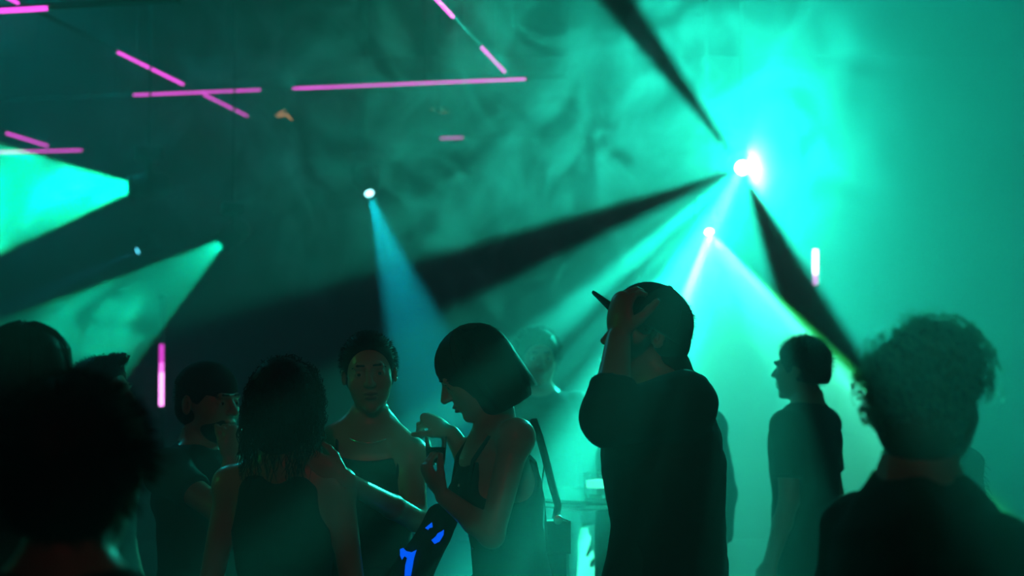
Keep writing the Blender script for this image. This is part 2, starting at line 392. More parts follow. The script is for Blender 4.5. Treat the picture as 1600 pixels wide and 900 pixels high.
# small amber glints of reflected light under the ceiling, painted as glowing strips
AMB = mat('amber_glint_glow', (.3, .12, .05), .4, emit=(1, .42, .18), es=.9)
def warm_glint(px, py, Y, strips, label, es=AMB):
    c = at(px, py, Y); t = empty('painted_glint', (c.x, c.y, ZC)); tag(t, label, 'painted glint', 'amber glints painted as glow')
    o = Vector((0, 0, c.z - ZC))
    MB().tube([o + Vector((0, .03, 0)), Vector((0, .03, 0))], .005, 6).build('added_cord', BLACKM, t)
    MB().lathe([(.01, -.02), (.018, -.01), (.018, .02), (.008, .03)], 12, Matrix.Translation(o + Vector((0, .03, .02)))).build('added_socket', BLACKM, t, True)  # cord and socket added to carry the glint
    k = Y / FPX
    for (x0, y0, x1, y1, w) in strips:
        MB().tube([o + Vector((x0 * k, .01 * x0 * k, -y0 * k)), o + Vector(((x0 + x1) / 2 * k, -.006, -(y0 + y1) / 2 * k)), o + Vector((x1 * k, .0, -y1 * k))], [w * k * .4, w * k, w * k * .4], 6).build('glint_strip', es, t, True)
warm_glint(442, 180, 8.6, [(-12, 1, 4, -8, 1.2), (-9, 3, 8, -2, 1.6), (4, -2, 15, 8, 1.8)], 'little amber glint painted as glow left of the middle')
AMB2 = mat('amber_glint_glow_dim', (.3, .15, .08), .4, emit=(.8, .45, .25), es=.25)
warm_glint(686, 174, 8.6, [(-14, -4, -6, -2, .9), (-1, 3, 16, 1, 1.1), (4, -4, 9, -5, .7)], 'dim little amber glint painted as glow under the longest tube', AMB2)

# ------------------------------------------------------------------ solid modelling by signed distance
def smin(a, b, k):
    if k <= 0: return np.minimum(a, b)
    h = np.maximum(k - np.abs(a - b), 0) / k
    return np.minimum(a, b) - h * h * k * .25
class Solid:
    def __init__(s): s.ops = []
    def op(s, fn, lo, hi, k=.01, mode='u'):
        s.ops.append((fn, np.array(lo) - k - .012, np.array(hi) + k + .012, k, mode)); return s
    def cone(s, p, q, r1, r2, k=.015, n=None, f=1, mode='u', cut=None):
        p = np.array(p, float); q = np.array(q, float); R = max(r1, r2)
        ba = q - p; L2 = float(ba @ ba) + 1e-12
        nv = None if n is None else np.array(n, float) / np.linalg.norm(n)
        u = ba / math.sqrt(L2)
        def fn(X, Y, Z):
            x = X - p[0]; y = Y - p[1]; z = Z - p[2]
            t = np.clip((x * ba[0] + y * ba[1] + z * ba[2]) / L2, 0, 1)
            x = x - t * ba[0]; y = y - t * ba[1]; z = z - t * ba[2]
            d2 = x * x + y * y + z * z
            if nv is not None:
                w = x * nv[0] + y * nv[1] + z * nv[2]; d2 = d2 + w * w * (1 / f ** 2 - 1)
            d = np.sqrt(d2) - (r1 + (r2 - r1) * t)
            if nv is not None: d = d * min(1, f)
            if cut is not None:      # flat end at q (and at p for 2)
                d = np.maximum(d, (X - q[0]) * u[0] + (Y - q[1]) * u[1] + (Z - q[2]) * u[2])
            return d
        return s.op(fn, np.minimum(p, q) - R * max(1, f), np.maximum(p, q) + R * max(1, f), k, mode)
    def ell(s, c, r, k=.012, M=None, mode='u'):
        """ellipsoid at c with radii r in the frame M (4x4)"""
        M = Matrix.Identity(4) if M is None else M
        A = np.array((M @ Matrix.Translation(c)).inverted())
        B = np.array(M @ Matrix.Translation(c)); r = np.array(r, float)
        ext = np.sqrt(((B[:3, :3] * r) ** 2).sum(1)); ce = B[:3, 3]
        def fn(X, Y, Z):
            x = (A[0, 0] * X + A[0, 1] * Y + A[0, 2] * Z + A[0, 3]) / r[0]
            y = (A[1, 0] * X + A[1, 1] * Y + A[1, 2] * Z + A[1, 3]) / r[1]
            z = (A[2, 0] * X + A[2, 1] * Y + A[2, 2] * Z + A[2, 3]) / r[2]
            k0 = np.sqrt(x * x + y * y + z * z); k1 = np.sqrt((x / r[0]) ** 2 + (y / r[1]) ** 2 + (z / r[2]) ** 2) + 1e-9
            return k0 * (k0 - 1) / k1
        return s.op(fn, ce - ext, ce + ext, k, mode)
    def hcone(s, p, q, r1, r2, M, k=.008, n=None, f=1, mode='u'):
        R3 = M.to_3x3()
        return s.cone(M @ Vector(p), M @ Vector(q), r1, r2, k, None if n is None else R3 @ Vector(n), f, mode)
    def loft(s, secs, k=.02, e=2.3, mode='u'):
        """secs rows (z, cx, cy, a, b)"""
        T = np.array(secs, float)
        def fn(X, Y, Z):
            z = np.broadcast_to(Z, np.broadcast(X, Y, Z).shape)
            f = lambda i: np.interp(z, T[:, 0], T[:, i])
            a = f(3); b = f(4)
            d = ((np.abs(X - f(1)) / a) ** e + (np.abs(Y - f(2)) / b) ** e) ** (1 / e)
            d = (d - 1) * np.minimum(a, b) * .9
            return np.maximum(d, np.maximum(T[0, 0] - z, z - T[-1, 0]))
        return s.op(fn, (float((T[:, 1] - T[:, 3]).min()), float((T[:, 2] - T[:, 4]).min()), T[0, 0]),
                    (float((T[:, 1] + T[:, 3]).max()), float((T[:, 2] + T[:, 4]).max()), T[-1, 0]), k, mode)
    def half(s, p, n, lo, hi):
        """take away everything on the side of the plane (p, n) that n points to, inside lo..hi"""
        p = np.array(p, float); n = np.array(n, float) / np.linalg.norm(n)
        def fn(X, Y, Z): return -((X - p[0]) * n[0] + (Y - p[1]) * n[1] + (Z - p[2]) * n[2])
        return s.op(fn, lo, hi, 0, 's')
    def folds(s, amp, freq, seed=0):
        g = np.random.default_rng(seed); W = g.normal(size=(5, 3)) * freq; ph = g.uniform(0, 6, 5)
        def fn(X, Y, Z):
            d = 0
            for w, q in zip(W, ph): d = d + np.sin(w[0] * X + w[1] * Y + w[2] * Z + q + 1.3 * np.sin(.6 * w[1] * X - .7 * w[0] * Z))
            return d * amp / 3
        s.ops.append((fn, None, None, 0, 'd')); return s
    def mesh(s, name, m, parent, h=.006, zf=None, hc=.016, fine=None):
        lo = np.min([o[1] for o in s.ops if o[4] == 'u'], 0); hi = np.max([o[2] for o in s.ops if o[4] == 'u'], 0)
        xs = np.arange(lo[0], hi[0] + h, h); ys = np.arange(lo[1], hi[1] + h, h)
        if zf is None or zf < lo[2]: zs = np.arange(lo[2], hi[2] + h, h)
        else: zs = np.concatenate([np.arange(lo[2], zf, hc), np.arange(zf, hi[2] + h, h)])
        if fine is not None:            # a finer grid through the head
            def refine(v, a, b, hf): return np.concatenate([v[v < a - hf / 2], np.arange(a, b, hf), v[v > b + hf / 2]])
            a, b, hf = fine; xs = refine(xs, a[0], b[0], hf); ys = refine(ys, a[1], b[1], hf); zs = refine(zs, a[2], b[2], hf)
        D = np.full((len(xs), len(ys), len(zs)), .06, np.float32)
        for fn, a, b, k, mode in s.ops:
            if mode == 'd':
                D += fn(xs[:, None, None], ys[None, :, None], zs[None, None, :]).astype(np.float32); continue
            i0, i1 = np.searchsorted(xs, (a[0], b[0])); j0, j1 = np.searchsorted(ys, (a[1], b[1])); k0, k1 = np.searchsorted(zs, (a[2], b[2]))
            if i1 <= i0 or j1 <= j0 or k1 <= k0: continue
            v = fn(xs[i0:i1, None, None], ys[None, j0:j1, None], zs[None, None, k0:k1]).astype(np.float32)
            w = D[i0:i1, j0:j1, k0:k1]
            if mode == 'u': D[i0:i1, j0:j1, k0:k1] = smin(w, v, k)
            else: D[i0:i1, j0:j1, k0:k1] = -smin(-w, np.broadcast_to(v, w.shape), k)
        V, F = surface(D, xs, ys, zs)
        return raw_mesh(name, V, F, m, parent)
def surface(D, xs, ys, zs):
    I = D < 0
    c = np.zeros(tuple(n - 1 for n in D.shape), np.int8)
    sl = lambda o, n: slice(o, n - 1 + o)
    for a in (0, 1):
        for b in (0, 1):
            for e in (0, 1): c += I[sl(a, D.shape[0]), sl(b, D.shape[1]), sl(e, D.shape[2])]
    act = (c > 0) & (c < 8)
    i, j, k = np.nonzero(act); idx = np.full(c.shape, -1, np.int32); idx[act] = np.arange(len(i))
    P = np.zeros((len(i), 3)); n = np.zeros(len(i))
    cs = [(a, b, e) for a in (0, 1) for b in (0, 1) for e in (0, 1)]
    for A in cs:
        for ax in range(3):
            if A[ax]: continue
            B = list(A); B[ax] = 1
            da = D[i + A[0], j + A[1], k + A[2]].astype(float); db = D[i + B[0], j + B[1], k + B[2]].astype(float)
            mk = (da < 0) != (db < 0); t = np.where(mk, da / np.where(mk, da - db, 1), 0)
            pa = np.stack([xs[i + A[0]], ys[j + A[1]], zs[k + A[2]]], 1); pb = np.stack([xs[i + B[0]], ys[j + B[1]], zs[k + B[2]]], 1)
            P += np.where(mk[:, None], pa + (pb - pa) * t[:, None], 0); n += mk
    P /= n[:, None]
    F = []
    for ax in range(3):
        a = [slice(None)] * 3; b = [slice(None)] * 3; a[ax] = slice(0, -1); b[ax] = slice(1, None)
        ch = I[tuple(a)] != I[tuple(b)]
        q = np.argwhere(ch); o1, o2 = [(1, 2), (2, 0), (0, 1)][ax]
        q = q[(q[:, o1] > 0) & (q[:, o2] > 0) & (q[:, o1] < D.shape[o1] - 1) & (q[:, o2] < D.shape[o2] - 1)]
        def cell(u, v):
            r = q.copy(); r[:, o1] += u; r[:, o2] += v; return idx[r[:, 0], r[:, 1], r[:, 2]]
        f = np.stack([cell(-1, -1), cell(0, -1), cell(0, 0), cell(-1, 0)], 1)
        ins = I[q[:, 0], q[:, 1], q[:, 2]]
        f[~ins] = f[~ins][:, ::-1]
        F.append(f[(f >= 0).all(1)])
    return P, np.concatenate(F)
def strands(name, P, rad, m, parent, sides=3):
    """P (N,M,3) polylines, rad (M,) -> one mesh of thin tubes"""
    N, Mn, _ = P.shape
    T = np.gradient(P, axis=1); T /= np.linalg.norm(T, axis=2, keepdims=True) + 1e-9
    ref = np.tile(np.array([.31, .52, .79]), (N, Mn, 1)); A = np.cross(T, ref); A /= np.linalg.norm(A, axis=2, keepdims=True) + 1e-9
    B = np.cross(T, A); V = []
    if sides == 1:                      # a flat ribbon per strand
        V = np.stack([P - A * np.asarray(rad)[None, :, None], P + A * np.asarray(rad)[None, :, None]], 2).reshape(-1, 3)
        q = (np.arange(N)[:, None] * Mn + np.arange(Mn - 1)[None, :]) * 2
        return raw_mesh(name, V, np.stack([q, q + 1, q + 3, q + 2], -1).reshape(-1, 4), m, parent)
    for s in range(sides):
        w = 2 * math.pi * s / sides
        V.append(P + (A * math.cos(w) + B * math.sin(w)) * np.asarray(rad)[None, :, None])
    V = np.stack(V, 2).reshape(-1, 3)
    base = (np.arange(N)[:, None, None] * Mn + np.arange(Mn - 1)[None, :, None]) * sides; s = np.arange(sides)[None, None, :]; s2 = (s + 1) % sides
    F = np.stack([base + s, base + s2, base + sides + s2, base + sides + s], -1).reshape(-1, 4)
    return raw_mesh(name, V, F, m, parent)

# ------------------------------------------------------------------ people
def rot(yaw=0, pitch=0, roll=0):
    """head turn: yaw + = to the person's left, pitch + = looks down, roll + = tilts to the person's left"""
    return (Matrix.Rotation(math.radians(yaw), 4, 'Z') @ Matrix.Rotation(math.radians(pitch), 4, 'X') @ Matrix.Rotation(math.radians(roll), 4, 'Y'))
def hand(sd, wrist, d, pn, curl=(.3, .4, .3), thumb_side=1, s=1.0, spread=.04, thumb=(.6, .3)):
    """d = towards the fingertips, pn = out of the palm; the thumb leaves the side thumb_side * (d x pn)"""
    d = Vector(d).normalized(); pn = Vector(pn); pn = (pn - d * pn.dot(d)).normalized(); lat = d.cross(pn).normalized() * thumb_side
    w = Vector(wrist)
    sd.cone(w, w + d * .055 * s, .027 * s, .038 * s, .012, pn, .5)
    sd.cone(w + d * .05 * s, w + d * .085 * s, .039 * s, .036 * s, .01, pn, .42)
    L = (.070, .078, .072, .056)
    for i in range(4):
        o = (1.5 - i) * .019 * s
        p = w + d * (.088 - .006 * (abs(i - 1.2))) * s + lat * o
        ang = (1.5 - i) * spread; dr = (d * math.cos(ang) + lat * math.sin(ang)).normalized()
        ax = dr.cross(pn).normalized(); a = 0; r = .0092 * s * (1, 1.03, .98, .86)[i]
        for j, fr in enumerate((.46, .3, .24)):
            a += curl[j]
            dd = dr * math.cos(a) + pn * math.sin(a)
            q = p + dd * L[i] * fr * s
            sd.cone(p, q, r, r * .92, .003); p = q; r *= .92
    p = w + d * .03 * s + lat * .028 * s + pn * .006 * s; a = thumb[0]
    for j, (ln, r) in enumerate(((.036, .0135), (.032, .0115), (.026, .0098))):
        dd = (d * math.cos(a) + lat * math.sin(a) + pn * (.25 + .25 * j)).normalized()
        q = p + dd * ln * s; sd.cone(p, q, r * s, r * s * .9, .006); p = q; a -= thumb[1]

def person(label, head_px, Y, facing, fem=False, turn=(0, 0, 0), lean=(0, 0), h=.007, skin=SKIN, arms=None, build=1.0,
           top='tee', topm=CLOTH, legm=DENIM, sleeve=.55, face=True, group='people in the crowd', hs=1.0, loose=.012, lips=False, root_dx=(0, 0), cami=False, fine=False, drop=0):
    """facing = degrees, 0 looks at the camera, 90 to the right of the picture; lean = shear of the trunk (to the left hand, forwards)"""
    hc = at(*head_px, Y); rz = math.radians(facing)
    s = hc.z / 1.608
    Rz = Matrix.Rotation(rz, 4, 'Z')
    off = Rz @ Vector((lean[0] * .68 * s, -lean[1] * .68 * s - .015, 0))
    root = empty('person', (hc.x - off.x, hc.y - off.y, 0), rz)
    tag(root, label, 'person', group)
    INV = (Matrix.Translation(root.location) @ Rz).inverted()
    loc = lambda p: INV @ at(*p)                                  # photo place + distance -> body frame
    b = build * s
    wid = .93 if fem else 1.05
    def P(x, y, z):                                               # body point with trunk lean
        k = max(0, z - .95) * s
        return Vector((x * b + lean[0] * k, y * b - lean[1] * k, z * s))
    HM = Matrix.Translation(hc).copy(); HM = INV @ Matrix.Translation(hc) @ Rz @ rot(*turn) @ Matrix.Scale(hs * (.96 if fem else 1.02), 4)
    if fem: tor = [(.80, .10, .08), (.86, .165, .12), (.93, .176, .125), (1.04, .135, .10), (1.12, .122, .092), (1.22, .138, .105), (1.31, .148, .108), (1.37, .150, .092), (1.415, .118, .07), (1.455, .07, .055), (1.50, .048, .048)]
    else: tor = [(.80, .10, .08), (.86, .160, .115), (.93, .168, .12), (1.05, .150, .108), (1.15, .155, .112), (1.27, .178, .122), (1.36, .185, .112), (1.42, .155, .088), (1.465, .09, .066), (1.52, .055, .055)]
    def secs(da, db, z0=0, z1=9):
        out = []
        for z, a, d in tor:
            if z0 <= z <= z1: p = P(0, .0 if z < 1.4 else (z - 1.4) * .15, z); out.append((p.z, p.x, p.y, a * b + da, d * b + db))
        return out
    sx = .158 if fem else .188
    SH = {1: P(sx, .005, 1.385 - drop), -1: P(-sx, .005, 1.385 - drop)}
    if drop: tor = [(z, a * (.72 if 1.38 < z < 1.44 else .88 if 1.3 < z < 1.4 else 1), d) for z, a, d in tor]
    ra, re, rw = ((.042, .034, .024) if fem else (.052, .042, .029))
    ra, re, rw = ra * b, re * b, rw * b
    A = {}
    for sgn, key in ((1, 'l'), (-1, 'r')):
        spec = (arms or {}).get(key)
        if spec is None:
            A[sgn] = (P(sgn * (sx + .05), .03, 1.10), P(sgn * (sx + .06), -.05, .86), None)
        else:
            conv = lambda q: loc(q) if len(q) == 3 and abs(q[0]) > 3 else P(*q)
            A[sgn] = (conv(spec['elbow']), conv(spec['wrist']), spec.get('hand'))
            if 'shoulder' in spec: SH[sgn] = conv(spec['shoulder'])
    # ---- body: one continuous surface
    sd = Solid()
    sd.loft(secs(0, 0), .02)
    if fem:
        for g in (1, -1): sd.ell(P(g * .07, -.085, 1.25), (.058 * b, .05 * b, .055 * b), .04)
    nb = P(0, .03, 1.43); nt = HM @ Vector((0, .018, -.07))
    sd.cone(nb, nt, (.052 if fem else .066) * b, (.047 if fem else .058) * b, .025)
    for g in (1, -1):
        e, w, hd = A[g]; c = SH[g]
        sd.cone(P(g * .05, .02, 1.445), c, .035 * b, .045 * b, .04)
        sd.ell(c, (ra * 1.12, ra * 1.12, ra * 1.15), .03)
        sd.cone(c, e, ra, re, .02); sd.cone(e, e.lerp(w, .35), re, re * .98, .012); sd.cone(e.lerp(w, .35), w, re * .98, rw, .012)
        dr = (w - e).normalized()
        if hd:
            dd, pn, cu = hd[0], hd[1], hd[2]; kw = hd[3] if len(hd) > 3 else {}
            R3 = INV.to_3x3(); hand(sd, w, R3 @ Vector(dd), R3 @ Vector(pn), cu, s=(.9 if fem else 1.02) * s, **kw)
        else: hand(sd, w, dr, Vector((-g, .2, 0)), (.25, .35, .3), thumb_side=-g, s=(.9 if fem else 1.02) * s)
        hip = P(g * .088, .005, .88); kn = P(g * .10, -.01, .48); an = P(g * .105, .03, .09)
        sd.cone(hip, kn, .085 * b, .052 * b, .03); sd.cone(kn, kn.lerp(an, .35), .05 * b, .054 * b, .02); sd.cone(kn.lerp(an, .35), an, .054 * b, .036 * b, .02)
        sd.cone(an, P(g * .11, -.11, .045), .036 * b, .03 * b, .02)
    # head
    jw = .9 if fem else 1.0
    def he(c, r, k=.012, mode='u'): sd.ell(c, r, k, HM, mode)
    he((0, .014, .034), (.074, .094, .083))
    he((0, -.03, -.02), (.064, .062, .085), .02)
    he((0, -.036, -.058), (.055 * jw, .054, .055), .02)
    he((0, -.074, -.098), (.021 * jw, .018, .015), .016)
    for g in (1, -1):
        he((g * .04, -.056, -.024), (.022, .026, .026), .02)
        he((g * .078, .016, -.004), (.008, .019, .031), .006)
        he((g * .080, .013, -.006), (.004, .009, .016), .003, 's')
    if face:
        sd.hcone((-.036, -.084, .026), (.036, -.084, .026), .010, .010, HM, .012)
        for g in (1, -1):
            he((g * .031, -.099, .004), (.016, .013, .0095), .008, 's')
            if fine: he((g * .031, -.0775, .005), (.0145, .0135, .0125), .004); he((g * .031, -.093, .0035), (.0125, .009, .0036), .002, 's')
        sd.hcone((0, -.088, .018), (0, -.112, -.022), .0075, .0115, HM, .008)
        for g in (1, -1): he((g * .011, -.100, -.026), (.0085, .011, .0075), .006)
        he((0, -.093, -.053), (.022, .010, .0062), .006); he((0, -.091, -.066), (.019, .011, .0072), .006)
        sd.hcone((-.02, -.103, -.0595), (.02, -.103, -.0595), .0035, .0035, HM, .003, mode='s')
    cc = HM @ Vector((0, -.01, 0)); fa = max(abs((HM.to_3x3() @ Vector(v)).length) for v in ((0, .1, 0),)) 
    sd.mesh('body', skin, root, h, zf=.82 * s, fine=(cc - Vector((.085, .125, .12)), cc + Vector((.085, .10, .07)), .0032) if fine else None)
    # ---- clothes
    cl = Solid(); o = loose
    if top in ('tee', 'shirt', 'hoodie'):
        cl.loft([r for r in secs(o + .006, o + .008, .84, 1.43)] + [(P(0, 0, 1.475).z, P(0, .012, 1.475).x, P(0, .012, 1.475).y, .088 * b, .072 * b)], .02, 2.2)
        if fem:
            for g in (1, -1): cl.ell(P(g * .07, -.088, 1.25), (.062 * b, .052 * b, .06 * b), .05)
        for g in (1, -1):
            e, w, _ = A[g]; c = SH[g]
            cl.cone(P(g * .05, .02, 1.43), c, .04 * b, .05 * b + o * .6, .04)
            cl.ell(c, (ra * 1.15 + o,) * 3, .03)
            if sleeve <= 1: cl.cone(c, c.lerp(e, sleeve), ra + o, (ra + (re - ra) * sleeve) + o * 1.5, .02, cut=True)
            else:
                cl.cone(c, e, ra + o, re + o * 1.1, .025)
                cl.cone(e, e.lerp(w, sleeve - 1), re + o * 1.1, re + (rw - re) * (sleeve - 1) + o * .9, .02, cut=True)
        if top == 'hoodie': cl.ell(P(0, .085, 1.44), (.11 * b, .07 * b, .075 * b), .04)
        cl.folds(.0035, 26, int(abs(head_px[0])))
        zt = P(0, 0, 1.47)
        cl.ell(P(0, -.03, 1.50), (.072 * b, .085 * b, .062 * b), .006, mode='s')
        cl.mesh('top', topm, root, max(h, .007))
        if top == 'tee' or top == 'shirt':
            ring = []
            for i in range(25):
                a = 2 * math.pi * i / 24; ring.append(P(.075 * math.cos(a), -.005 + .078 * math.sin(a), 1.455 + .022 * math.sin(a)))
            MB().tube(ring, .0055, 6).build('collar', topm, root, True)
    elif top == 'tank':
        cl.loft(secs(.007, .008, .84, 1.43), .02, 2.3)
        if fem:
            for g in (1, -1): cl.ell(P(g * .07, -.088, 1.245), (.061 * b, .053 * b, .058 * b), .04)
        cl.folds(.002, 30, 5)
        if cami: cl.ell(P(0, 0, 1.50), (.20 * b, .35 * b, .155 * b), .006, mode='s')
        else: cl.ell(P(0, -.02, 1.50), (.075 * b, .25 * b, .115 * b), .006, mode='s')
        for g in (1, -1): cl.ell(P(g * .195, 0, 1.36), ((.095 if cami else .082) * b, .25 * b, .125 * b), .006, mode='s')
        cl.mesh('top', topm, root, max(h, .006))
    tr = Solid(); tr.loft(secs(.014, .014, .80, 1.06), .03)
    for g in (1, -1):
        hip = P(g * .088, .005, .88); kn = P(g * .10, -.01, .48); an = P(g * .105, .03, .07)
        tr.cone(hip, kn, .098 * b, .07 * b, .03); tr.cone(kn, an, .07 * b, .062 * b, .03, cut=True)
    tr.folds(.003, 20, 3); tr.mesh('trousers', legm, root, .014)
    for g in (1, -1):
        f = Solid(); f.cone(P(g * .108, .05, .05), P(g * .115, -.14, .042), .046, .04, .02, (0, 0, 1), .9); f.ell(P(g * .106, .035, .075), (.042, .05, .045), .03)
        f.half((0, 0, .003), (0, 0, -1), (-.4, -.5, -.1), (.4, .4, .003)); f.mesh('shoe', RUBBER, root, .01)
    if face:
        for g in (1, -1):
            e = Solid(); e.ell((g * .031, -.0775, .0045), (.0122, .0118, .0115), 0, HM); eo = e.mesh('eye', EYEW, root, .002)
            e = Solid(); e.ell((g * .031, -.0875, .004), (.0058, .0028, .0058), 0, HM); e.mesh('iris', IRIS, eo, .0015)
            e = Solid(); e.hcone((g * .014, -.096, .030), (g * .034, -.0925, .0305), .003, .003, HM, .004); e.hcone((g * .034, -.0925, .0305), (g * .051, -.077, .022), .003, .0018, HM, .004)
            e.mesh('eyebrow', HAIR, root, .0022)
        if lips:
            e = Solid(); e.ell((0, -.0945, -.0535), (.0215, .0105, .0055), .003, HM); e.ell((0, -.0925, -.066), (.0185, .0115, .0065), .003, HM)
            e.hcone((-.02, -.106, -.0595), (.02, -.106, -.0595), .003, .003, HM, .002, mode='s'); e.mesh('lips', LIP, root, .0022)
    return dict(root=root, HM=HM, P=P, INV=INV, loc=loc, A=A, SH=SH, b=b, s=s)

def scalp(n, zmin=-.05, face_cut=True, g=None):
    """random roots on the skull in the head frame"""
    g = g or rng; out = []
    while len(out) < n:
        v = g.normal(size=3); v /= np.linalg.norm(v); p = v * np.array((.078, .099, .087)) + np.array((0, .014, .034))
        if p[2] < zmin: continue
        if face_cut and p[1] < -.03 and p[2] < .075 - max(0, (-p[1] - .06)) * .2: continue
        if face_cut and p[1] < .01 and p[2] < .01: continue
        out.append(np.concatenate([p, v]))
    return np.array(out)
def tohm(Pl, HM):
    M = np.array(HM); return Pl @ M[:3, :3].T + M[:3, 3]
def hair_base(pr, m, grow=.010, low=-.06, front=.07, h=.005, name='hair'):
    HM = pr['HM']; q = Solid()
    q.ell((0, .016, .036), (.074 + grow, .095 + grow, .084 + grow), .0, HM)
    q.ell((0, .045, -.02), (.068 + grow * .8, .062 + grow, .06), .02, HM)
    # open the face and the ears, level off at the nape
    q.ell((0, -.115, -.02), (.098, .105, front + .02), .012, HM, mode='s')
    for g in (1, -1): q.ell((g * .085, .005, -.035), (.03, .035, .045), .01, HM, mode='s')
    q.ell((0, .0, low - .12), (.2, .2, .12), .01, HM, mode='s')
    return q.mesh(name, m, pr['root'], h)
def hair_crop(pr, m, n=1400, ln=.018, sweep=(0, .6, .2), low=-.05, grow=.009, front=.07, rad=.0011):
    base = hair_base(pr, m, grow, low, front); R = scalp(n, low); p, v = R[:, :3], R[:, 3:]
    d = v + np.array(sweep) + rng.normal(size=v.shape) * .25; d /= np.linalg.norm(d, axis=1, keepdims=True)
    t = np.linspace(0, 1, 4)[None, :, None]; l = (ln * rng.uniform(.6, 1.2, n))[:, None, None]
    Q = p[:, None] + v[:, None] * (grow - .004) + (d[:, None] * t + np.array((0, .1, -.3)) * t * t) * l
    strands('strand_layer', tohm(Q, pr['HM']), rad * np.array((1, 1, .8, .2)), STRAND if m is HAIRB else m, base, 1 if m is HAIRB else 3)['kind'] = 'stuff'
    return base


# ------------------------------------------------------------------ the crowd
GRIP = (.9, 1.1, .7)
# man in a cap, hand on the brim
cp = person('man in dark shirt holding the raised brim of his cap, seen in profile', (1012, 524), 3.8, -88, turn=(0, -4, 0), lean=(0, .065), h=.0055,
            arms={'l': dict(shoulder=(1066, 632, 3.62), elbow=(953, 652, 3.47), wrist=(966, 532, 3.58), hand=((.08, .10, 1), (.8, .6, -.1), (.45, .7, .5), dict(thumb_side=-1, thumb=(.9, .3), spread=.0)))},
            top='shirt', topm=CLOTHN, sleeve=1.38, loose=.022, build=1.06)
hair_crop(cp, HAIR, 700, .012, low=-.06, grow=.006)
def cap(pr, tilt, m, back=False, brim_up=0.0, raise_=0.0):
    HM = pr['HM'] @ Matrix.Translation((0, .012, .042 + raise_)) @ Matrix.Rotation(math.radians(tilt), 4, 'X')
    if back: HM = HM @ Matrix.Rotation(math.pi, 4, 'Z')
    q = Solid(); q.ell((0, 0, -.004), (.090, .110, .098), 0, HM); q.ell((0, .02, -.05), (.086, .095, .05), .03, HM)
    q.ell((0, -.02, -.125), (.3, .3, .1), .004, HM, mode='s')
    c = q.mesh('cap_crown', m, pr['root'], .005)
    V = []; F = []; n = 14
    for lay in (0, 1):
        for i in range(n + 1):
            a = math.pi * (1.08 + .84 * i / n); rx = .088 * math.cos(a); ry = .104 * math.sin(a)
            for j in range(5):
                t = j / 4; x = rx * (1 + .0 * t); y = ry - .072 * t * max(0, math.sin(a + math.pi)) ** .6
                z = -.028 - .016 * (x / .088) ** 2 + brim_up * t * .07 - lay * .006
                V.append(HM @ Vector((x, y, z)))
    st = (n + 1) * 5
    for i in range(n):
        for j in range(4):
            a = i * 5 + j; F.append((a, a + 1, a + 6, a + 5)); F.append((a + st + 5, a + st + 6, a + st + 1, a + st))
        a = i * 5 + 4; F.append((a, a + st, a + st + 5, a + 5)); a = i * 5; F.append((a + 5, a + st + 5, a + st, a))
    for i in (0, n):
        for j in range(4):
            a = i * 5 + j; F.append((a, a + 1, a + st + 1, a + st) if i else (a + st, a + st + 1, a + 1, a))
    MB().add(V, F).build('cap_brim', m, pr['root'], True)
    q = Solid(); q.ell((0, 0, .095), (.009, .009, .006), 0, HM); q.mesh('cap_button', m, c, .002)
    for k in range(6):
        a = math.pi * (k + .5) / 3
        pts = [HM @ Vector((.0912 * math.sin(f) * math.cos(a), .1112 * math.sin(f) * math.sin(a), -.004 + .0992 * math.cos(f))) for f in np.linspace(.08, 1.6, 9)]
        MB().tube(pts, .0015, 5).build('cap_seam', m, c, True)
cap(cp, -24, CLOTH, brim_up=.3)
pts = [cp['P'](.085 * math.cos(a), .0 + .088 * math.sin(a), 1.475 + .012 * math.sin(a)) for a in np.linspace(-.3, math.pi + .3, 15)]
MB().tube(pts, .022, 8, flat=(0, 0, 1)).build('shirt_collar', CLOTHN, cp['root'], True)
e, w, _ = cp['A'][1]; q = Solid(); a = e.lerp(w, .22); bb = e.lerp(w, .42)
q.cone(a, bb, .062, .058, .01, cut=True); q.folds(.003, 40, 4); q.mesh('rolled_cuff', CLOTHN, cp['root'], .006)
q = Solid(); L = cp['loc']
q.cone(L((1040, 604, 3.8)), L((1088, 606, 3.83)), .045, .034, .02); q.cone(L((1088, 606, 3.83)), L((1092, 680, 3.85)), .034, .03, .02); q.cone(L((1036, 560, 3.8)), L((1050, 600, 3.8)), .062, .068, .02)
q.folds(.002, 40, 3); q.mesh('shirt_back_yoke', CLOTHN, cp['root'], .006)
q = Solid(); q.cone(L((1015, 830, 3.74)), L((1000, 990, 3.74)), .10, .125, .03); q.cone(L((1060, 800, 3.84)), L((1055, 990, 3.84)), .10, .115, .05); q.folds(.004, 25, 12); q.mesh('shirt_hem', CLOTHN, cp['root'], .008)
tip = cp['loc']((922, 619, 3.47)); q = Solid(); q.cone(e.lerp(w, .2), tip, .03, .004, .01); q.mesh('cuff_tab', CLOTHN, cp['root'], .004)

